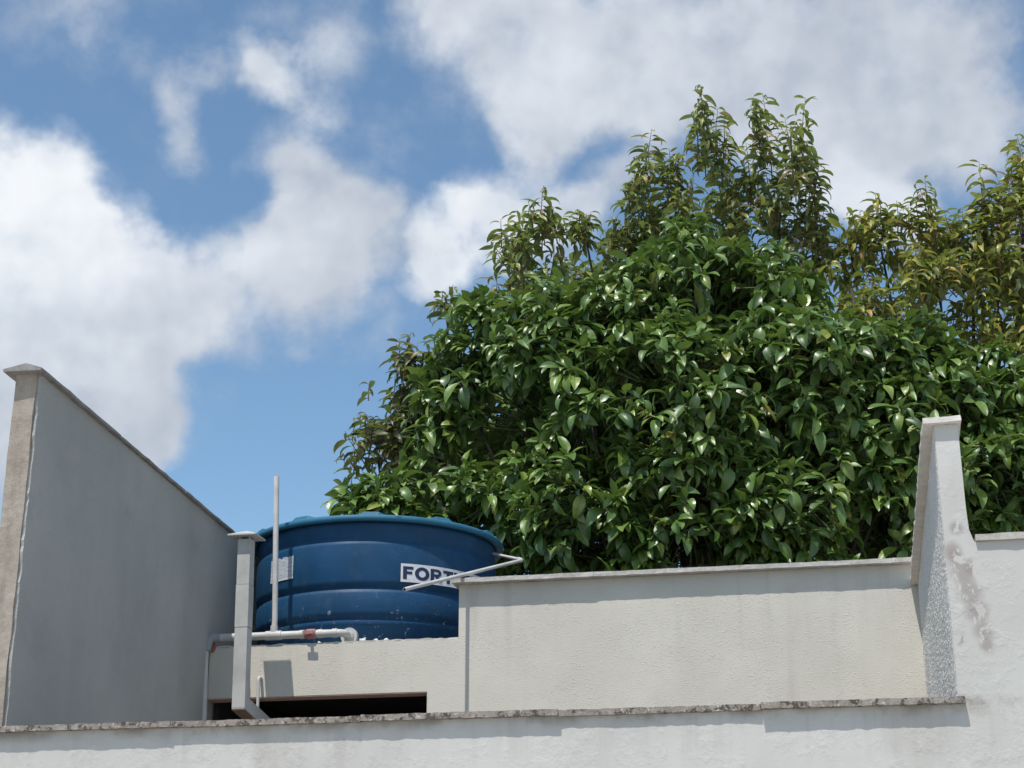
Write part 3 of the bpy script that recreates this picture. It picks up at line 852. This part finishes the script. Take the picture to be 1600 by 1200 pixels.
def build_leaves(parent, variants, leaves, mat, keep=300, part='leaf'):
    """leaves: list of (variant, 3x4 matrix). The largest visible become objects, the others one joined part"""
    n = len(leaves)
    vi = np.array([l[0] for l in leaves]); M = np.array([l[1] for l in leaves])
    # simple quads for a visibility test
    quads = []
    for V, F, mid in variants:
        ys = V[:, 1]; i0 = int(np.argmin(ys)); ix = np.argsort(np.abs(V[:, 0]))[-6:]
        c = V.mean(0); l = V[np.argmin(V[:, 0])]; r = V[np.argmax(V[:, 0])]; tip = V[-1] * .5 + V[-len(V) // 12] * .5
        quads.append(np.array([V[0], l, tip, r]))
    Q = np.array(quads)[vi]
    W = np.einsum('nij,nkj->nki', M[:, :, :3], Q) + M[:, None, :, 3]
    pts = [tuple(p) for p in W.reshape(-1, 3)]
    bvh = BVHTree.FromPolygons(pts, [(4 * i, 4 * i + 1, 4 * i + 2, 4 * i + 3) for i in range(n)])
    c = W.mean(1); e = np.array(O)
    d = c - e; dist = np.linalg.norm(d, axis=1); dn_ = d / dist[:, None]
    nrm_ = np.cross(W[:, 2] - W[:, 0], W[:, 3] - W[:, 1]); area = np.abs(np.einsum('ij,ij->i', nrm_, dn_)) / dist ** 2
    # inside the frame?
    fw_ = np.array([0, math.cos(PITCH), math.sin(PITCH)]); up_ = np.array([0, -math.sin(PITCH), math.cos(PITCH)])
    dep = d @ fw_; px = 800 + FPX * d[:, 0] / dep; py = 600 - FPX * (d @ up_) / dep
    ok = (px > 5) & (px < 1595) & (py > 5) & (py < 900)
    order = np.argsort(-area * ok); sel = []
    for i in order:
        if not ok[i]: break
        h = bvh.ray_cast(O, Vector(dn_[i]))
        if h[2] is not None and (h[2] == i or h[3] > dist[i] - .004): sel.append(int(i))
        if len(sel) >= keep: break
    ss = set(sel)
    meshes = []
    for V, F, mid in variants:
        me = bpy.data.meshes.new(part); me.from_pydata(V.tolist(), [], F.tolist())
        at = me.attributes.new('mid', 'FLOAT', 'POINT'); at.data.foreach_set('value', mid.astype(np.float32))
        me.materials.append(mat); me.polygons.foreach_set('use_smooth', [True] * len(me.polygons)); meshes.append(me)
    pinv = parent.matrix_world.inverted()
    for i in sel:
        o = bpy.data.objects.new(part, meshes[vi[i]]); COL.objects.link(o)
        o.parent = parent; m4 = Matrix([list(M[i][0]), list(M[i][1]), list(M[i][2]), [0, 0, 0, 1]])
        o.matrix_parent_inverse = pinv; o.matrix_world = m4
        o.matrix_basis = m4
    rest = np.array([i for i in range(n) if i not in ss])
    VV = []; FF = []; RN = []; MD = []; off = 0
    rv = nrg.random(n)
    for k, (V, F, mid) in enumerate(variants):
        r_ = rest[vi[rest] == k]
        if not len(r_): continue
        w_ = np.einsum('nij,kj->nki', M[r_][:, :, :3], V) + M[r_][:, None, :, 3]
        VV.append(w_.reshape(-1, 3)); FF.append((F[None] + (np.arange(len(r_)) * len(V))[:, None, None] + off).reshape(-1, 4)); off += len(r_) * len(V)
        RN.append(np.repeat(rv[r_], len(V))); MD.append(np.tile(mid, len(r_)))
    VV = np.concatenate(VV); FF = np.concatenate(FF); RN = np.concatenate(RN); MD = np.concatenate(MD)
    me = bpy.data.meshes.new('foliage')
    me.vertices.add(len(VV)); me.vertices.foreach_set('co', VV.astype(np.float32).ravel())
    me.loops.add(FF.size); me.loops.foreach_set('vertex_index', FF.astype(np.int32).ravel())
    me.polygons.add(len(FF)); me.polygons.foreach_set('loop_start', np.arange(0, FF.size, 4, dtype=np.int32))
    me.polygons.foreach_set('loop_total', np.full(len(FF), 4, dtype=np.int32))
    me.update(calc_edges=True)
    for nm, arr in (('rnd', RN), ('mid', MD)):
        at = me.attributes.new(nm, 'FLOAT', 'POINT'); at.data.foreach_set('value', arr.astype(np.float32))
    me.polygons.foreach_set('use_smooth', np.ones(len(FF), dtype=bool))
    o = link('foliage', me, parent, [mat]); o['kind'] = 'stuff'

def sph():
    z = rng.uniform(-1, 1); a = rng.uniform(0, 2 * math.pi); s = math.sqrt(1 - z * z)
    return Vector((s * math.cos(a), s * math.sin(a), z))
def limb_path(a, b, sag, n=5, seed=0):
    out = []
    for i in range(n + 1):
        k = i / n; p = a.lerp(b, k) + Vector((0, 0, -sag * math.sin(math.pi * k)))
        if 0 < i < n: p += noise.noise_vector(p * 1.3 + Vector((seed, 0, 0))) * .10
        out.append(p)
    return out
M_bark = concrete('grey_brown_bark', (.075, .06, .05), (.12, .10, .08), (.04, .03, .025))
M_twig = plain('green_twig', (.10, .12, .05), .7, .3, .2, 20)

# ---- the big-leaved tree
def big_tree():
    # lobes of the crown: photo pixel of the centre, radius in px, depth along the optical axis
    LB = [(1085, 470, 115, 11.9), (1000, 520, 110, 11.6), (1175, 500, 110, 11.9), (880, 545, 100, 11.6), (770, 530, 75, 11.8), (715, 590, 65, 11.7),
          (690, 660, 45, 11.6), (920, 640, 100, 11.2), (1060, 640, 130, 11.0), (1220, 620, 130, 11.2), (1340, 590, 95, 11.5), (1430, 560, 60, 11.8), (1390, 690, 110, 11.2),
          (600, 800, 55, 11.1), (680, 775, 70, 11.2), (800, 790, 90, 11.0), (930, 790, 110, 10.9), (1080, 800, 120, 10.8), (1230, 790, 120, 10.8), (1370, 800, 90, 11.0),
          (1560, 600, 60, 12.0), (1600, 660, 90, 11.8), (1540, 740, 80, 11.4), (1640, 770, 90, 11.6), (1480, 640, 70, 11.6),
          (1000, 900, 150, 11.1), (1250, 900, 150, 11.1), (760, 900, 100, 11.3), (1500, 880, 110, 11.5),
          (1100, 600, 190, 12.4), (900, 700, 170, 12.2), (1350, 700, 180, 12.4)]
    LB = [(x, y, r, d + 1.0 + .7 * max(0, min(1, (900 - x) / 120))) for x, y, r, d in LB]
    LB += [(790, 650, 95, 14.7), (715, 705, 70, 14.7), (560, 790, 30, 13.0), (1365, 830, 80, 13.6), (1520, 680, 90, 14.2), (1400, 760, 100, 14.2), (1180, 560, 120, 14.2), (980, 560, 110, 14.3)]
    lobes = [(atd(x, y, d), r / FPX * d) for x, y, r, d in LB]
    base = atd(1080, 900, 13.2); base = Vector((base.x, base.y, 0))
    t = empty('broadleaf_tree', base)
    tag(t, 'dense dark green tree with large glossy drooping leaves behind the walls', 'tree')
    variants = [leaf_mesh(.166, .072, b, 6, 4, fo, wv_, i, petiole=.028) for i, (b, fo, wv_) in enumerate(
        [(.7, .28, .03), (1.0, .35, .03), (1.3, .22, .05), (1.6, .4, .03), (.9, .15, .06), (1.2, .5, .02), (.5, .3, .04), (1.9, .25, .05)])]
    leaves = []; twigs = []
    # deep recesses in the face of the crown, where one looks into its shade
    GP = [(atd(x, y, 11.6), ray(x, y).normalized(), r / FPX * 12.4) for x, y, r in ((800, 640, 52), (760, 690, 48), (840, 605, 35), (1365, 845, 42), (1500, 655, 34), (920, 580, 24), (1010, 700, 20), (1150, 600, 22), (690, 715, 26), (1290, 700, 22), (1130, 755, 20))]
    def in_gap(p):
        for c_, dr, r_ in GP:
            q = p - O; al = q.dot(dr)
            if al < 13.1 + (.5 if p.x < -.1 else 0) and (q - dr * al).length < r_: return True
        return False
    # trunk and limbs
    hub = base + Vector((.05, .0, 2.3))
    parts = [tube_data(limb_path(base, hub, 0, 5, 2), [.19, .16, .145, .14, .135, .13], 10)]
    for i, (c, r) in enumerate(lobes):
        L = limb_path(hub - Vector((0, 0, .2)), c, .15, 5, i)
        parts.append(tube_data(L, [.050 * (1 - k * .16) for k in range(6)], 7))
    for li, (c, r) in enumerate(lobes):
        n = int(4 * math.pi * r * r * 62)
        for k in range(n):
            d = sph()
            shell = rng.random()
            rad = r * (rng.uniform(.88, 1.10) if shell < .72 else rng.uniform(.45, .85))
            p = c + d * rad
            if p.z < zLo - .6: continue
            if any((p - c2).length < r2 * .72 for j, (c2, r2) in enumerate(lobes) if j != li): continue
            gap = noise.noise(p * 2.1 + Vector((3.1, 7.7, 1.9)))
            if gap < -.22 and d.y < .3: continue
            if in_gap(p): continue
            ax = (d * .75 + Vector((0, -.12, .62)) + sph() * .35).normalized()
            twigs.append(tube_data([c + d * rad * .55, p - ax * .06 - Vector((0, 0, .03)), p], [.009, .006, .004], 4, False))
            csz = rng.uniform(.82, 1.12)
            m = rng.randint(5, 10); a0 = rng.uniform(0, 6.3)
            ref = ax.cross(Vector((0.3, 1, .2))).normalized(); ref2 = ax.cross(ref)
            for q_ in range(m):
                a = a0 + q_ * 2.399; tilt = rng.uniform(.65, 1.75) if q_ > 1 else rng.uniform(.2, .7)
                dv_ = ax * math.cos(tilt) + (ref * math.cos(a) + ref2 * math.sin(a)) * math.sin(tilt)
                dv_ = (dv_ + Vector((0, 0, -.22))).normalized()
                upv = (ax * .6 + Vector((0, 0, 1)) + sph() * .25)
                leaves.append((rng.randrange(8), basis(p - ax * rng.uniform(0, .05), dv_, upv, rng.gauss(0, .35), (rng.uniform(.62, 1.18) if q_ > 1 else rng.uniform(.45, .8)) * csz)))
    v, f = merge(parts); link('trunk', pydata('trunk', v, f), t, [M_bark], True)
    v, f = merge(twigs); link('twigs', pydata('twigs', v, f), t, [M_twig], True)['kind'] = 'stuff'
    ml = leaf_mat('large_glossy_leaf', [(0, (.048, .105, .022)), (.3, (.085, .168, .030)), (.65, (.130, .228, .040)), (.88, (.19, .29, .050)), (.97, (.27, .335, .06)), (1, (.32, .27, .06))],
                  (.11, .18, .055), .38, .8, .23, (.10, .17, .05))
    build_leaves(t, variants, leaves, ml)
big_tree()

# ---- small-leaved trees farther back, with upright leafy shoots
def shoot_tree(name, label, LB, tops, trunk_px, cols, under, dens=1.0, pink=None, seedk=0):
    LB = [(x, y, r, d + 1.3) for x, y, r, d in LB]; tops = [(x, y, L, d + 1.3) for x, y, L, d in tops]; trunk_px = (*trunk_px[:2], trunk_px[2] + 1.3)
    lobes = [(atd(x, y, d), r / FPX * d) for x, y, r, d in LB]
    b0 = atd(*trunk_px); base = Vector((b0.x, b0.y, 0))
    t = empty(name, base); tag(t, label, 'tree', 'small-leaved trees behind the big-leaved tree')
    variants = [leaf_mesh(.170, .046, b, 5, 2, fo, wv_, i + 50, petiole=.012) for i, (b, fo, wv_) in enumerate([(1.2, .5, .03), (1.6, .6, .03), (2.0, .4, .05), (.9, .5, .05), (2.4, .5, .03)])]
    leaves = []; twigs = []; parts = []
    hub = base + Vector((0, 0, 2.2))
    parts.append(tube_data(limb_path(base, hub, 0, 5, seedk), [.15, .13, .12, .115, .11, .10], 9))
    for i, (c, r) in enumerate(lobes):
        parts.append(tube_data(limb_path(hub - Vector((0, 0, .1)), c, .1, 5, i + seedk), [.06 * (1 - k * .17) for k in range(6)], 6))
    def shoot(p, ax, L, n, sc):
        pts = [p]; d = ax.copy()
        for i in range(4):
            d = (d + Vector((0, 0, .12)) + sph() * .10).normalized(); pts.append(pts[-1] + d * L / 4)
        twigs.append(tube_data(pts, [.006, .005, .004, .003, .0015], 4, False))
        a = rng.uniform(0, 6.3)
        for i in range(n):
            k = (i + .5) / n * 4; j = min(3, int(k)); q_ = pts[j].lerp(pts[j + 1], k - j)
            a += math.pi + rng.gauss(0, .5)
            side = Vector((math.cos(a), math.sin(a), 0))
            dv_ = (side + Vector((0, 0, rng.uniform(-.35, .6))) + d * .15).normalized()
            s = sc * rng.uniform(.75, 1.15) * (1.0 if i < n - 2 else .6)
            leaves.append((rng.randrange(5), basis(q_, dv_, Vector((0, 0, 1)) + sph() * .2, rng.gauss(0, .4), s)))
    for li, (c, r) in enumerate(lobes):
        n = int(4 * math.pi * r * r * 19 * dens)
        for k in range(n):
            d = sph(); rad = r * (rng.uniform(.8, 1.05) if rng.random() < .7 else rng.uniform(.3, .8)); p = c + d * rad
            if any((p - c2).length < r2 * .6 for j, (c2, r2) in enumerate(lobes) if j != li): continue
            if noise.noise(p * 2.6 + Vector((1.7, seedk, 4))) < -.25: continue
            ax = (d * .5 + Vector((0, 0, .9)) + sph() * .35).normalized()
            shoot(p - ax * .1, ax, rng.uniform(.18, .36), rng.randint(9, 14), 1.0)
    for x, y, L, dpt in tops:
        tip = atd(x, y, dpt); ax = Vector((rng.uniform(-.12, .12), rng.uniform(-.1, .1), 1)).normalized()
        shoot(tip - ax * L, ax, L, int(L * 42), 1.0)
        for q_ in range(3):
            sd = Vector((rng.uniform(-.075, .075), rng.uniform(-.1, .1), -rng.uniform(.08, .3)))
            shoot(tip + sd - ax * L * .7, ax, L * .7, int(L * 26), .95)
    v, f = merge(parts); link('trunk', pydata('trunk', v, f), t, [M_bark], True)
    v, f = merge(twigs); link('twigs', pydata('twigs', v, f), t, [M_twig2], True)['kind'] = 'stuff'
    build_leaves(t, variants, leaves, leaf_mat(name + '_leaf', cols, under, .42, .7, .40, None))
    return t, lobes
M_twig2 = plain('brown_twig', (.16, .10, .07), .8, .2, .2, 20)
OLIVE = [(0, (.10, .13, .055)), (.3, (.18, .225, .075)), (.6, (.28, .33, .10)), (.8, (.40, .42, .12)), (.90, (.45, .37, .13)), (.95, (.22, .13, .10)), (1, (.36, .20, .13))]
DARK = [(0, (.065, .080, .050)), (.5, (.105, .12, .058)), (.8, (.16, .165, .07)), (1, (.34, .30, .10))]
YEL = [(0, (.11, .145, .050)), (.3, (.20, .24, .066)), (.55, (.36, .39, .085)), (.8, (.50, .44, .10)), (.90, (.54, .36, .11)), (.95, (.22, .12, .09)), (1, (.36, .20, .12))]
shoot_tree('small_leaved_tree', 'tallest small-leaved tree, its shoots rising above the top of the big-leaved tree',
    [(1055, 320, 55, 13.6), (1130, 320, 45, 13.8), (1220, 325, 45, 13.6), (1180, 380, 75, 13.6), (1040, 355, 55, 13.4), (1260, 400, 60, 13.5), (1090, 420, 110, 13.8),
     (810, 390, 42, 13.4), (870, 385, 45, 13.4), (915, 370, 22, 13.4), (840, 450, 70, 13.5), (965, 380, 30, 13.5), (950, 450, 80, 13.8), (1190, 480, 100, 13.8)],
    [(1090, 138, .85, 13.6), (1116, 165, .65, 13.6), (1188, 148, .85, 13.7), (1243, 162, .85, 13.5), (1268, 220, .5, 13.5), (1012, 206, .5, 13.5), (1045, 232, .4, 13.6), (1165, 225, .45, 13.7), (1265, 270, .35, 13.5), (990, 270, .3, 13.4),
     (843, 288, .5, 13.4), (905, 325, .28, 13.4), (812, 345, .25, 13.4), (958, 340, .22, 13.4), (1280, 330, .3, 13.5)],
    (1110, 900, 14.2), OLIVE, (.22, .23, .10), 1.0, seedk=3)
shoot_tree('small_leaved_tree', 'yellowing small-leaved tree at the right edge behind the big-leaved tree',
    [(1330, 400, 50, 13.4), (1375, 380, 50, 13.5), (1440, 400, 45, 13.4), (1520, 390, 50, 13.3), (1600, 380, 75, 13.4), (1560, 460, 80, 13.2), (1470, 470, 60, 13.0), (1390, 460, 70, 12.8),
     (1330, 450, 45, 12.9), (1650, 470, 110, 13.4), (1450, 530, 80, 13.2), (1590, 540, 80, 13.0), (1600, 310, 35, 13.6)],
    [(1365, 303, .4, 13.5), (1440, 280, .6, 13.4), (1530, 253, .7, 13.3), (1592, 203, .8, 13.5), (1575, 260, .5, 13.4), (1385, 330, .3, 13.5), (1415, 320, .25, 13.4), (1555, 290, .35, 13.3), (1310, 365, .2, 13.4), (1500, 320, .3, 13.3), (1490, 350, .3, 13.3)],
    (1500, 900, 14.0), YEL, (.27, .28, .09), 1.0, seedk=9)
shoot_tree('small_leaved_tree', 'dark small-leaved tree peeping out left of the big-leaved tree',
    [(625, 600, 42, 12.8), (610, 650, 40, 12.8), (590, 715, 45, 12.6), (650, 680, 55, 12.9), (660, 560, 28, 12.9), (700, 480, 18, 13.0), (660, 760, 70, 12.8)],
    [(625, 530, .2, 12.8), (640, 550, .2, 12.8), (690, 455, .16, 13.0), (575, 600, .15, 12.8), (550, 700, .14, 12.6)],
    (680, 900, 13.3), DARK, (.12, .105, .075), 1.3, seedk=15)

# a tuft of pale pink young leaves among the shoots
def pink_tuft():
    P = atd(1255, 412, 14.6)
    t = bpy.data.objects['small_leaved_tree']
    V0, F0, m0 = leaf_mesh(.10, .028, 1.3, 4, 2, .4, .03, 99, petiole=.01)
    mp = Mat('pale_pink_young_leaf', .5, .4); mp.col(mp.mix(mp.noise(8, 3), (.50, .38, .40), (.62, .50, .50)))
    parts = []
    for k in range(46):
        d = sph(); q_ = P + Vector((d.x * .16, d.y * .12, d.z * .15)); M_ = basis(q_, (Vector((d.x, d.y, .5)) + sph() * .3), Vector((0, 0, 1)), 0, rng.uniform(.7, 1.1))
        parts.append(([Vector(M_[:, :3] @ v_ + M_[:, 3]) for v_ in V0], F0.tolist()))
    v, f = merge(parts); o = link('young_leaves', pydata('young_leaves', v, f), t, [mp.m], True); o['kind'] = 'stuff'
pink_tuft()
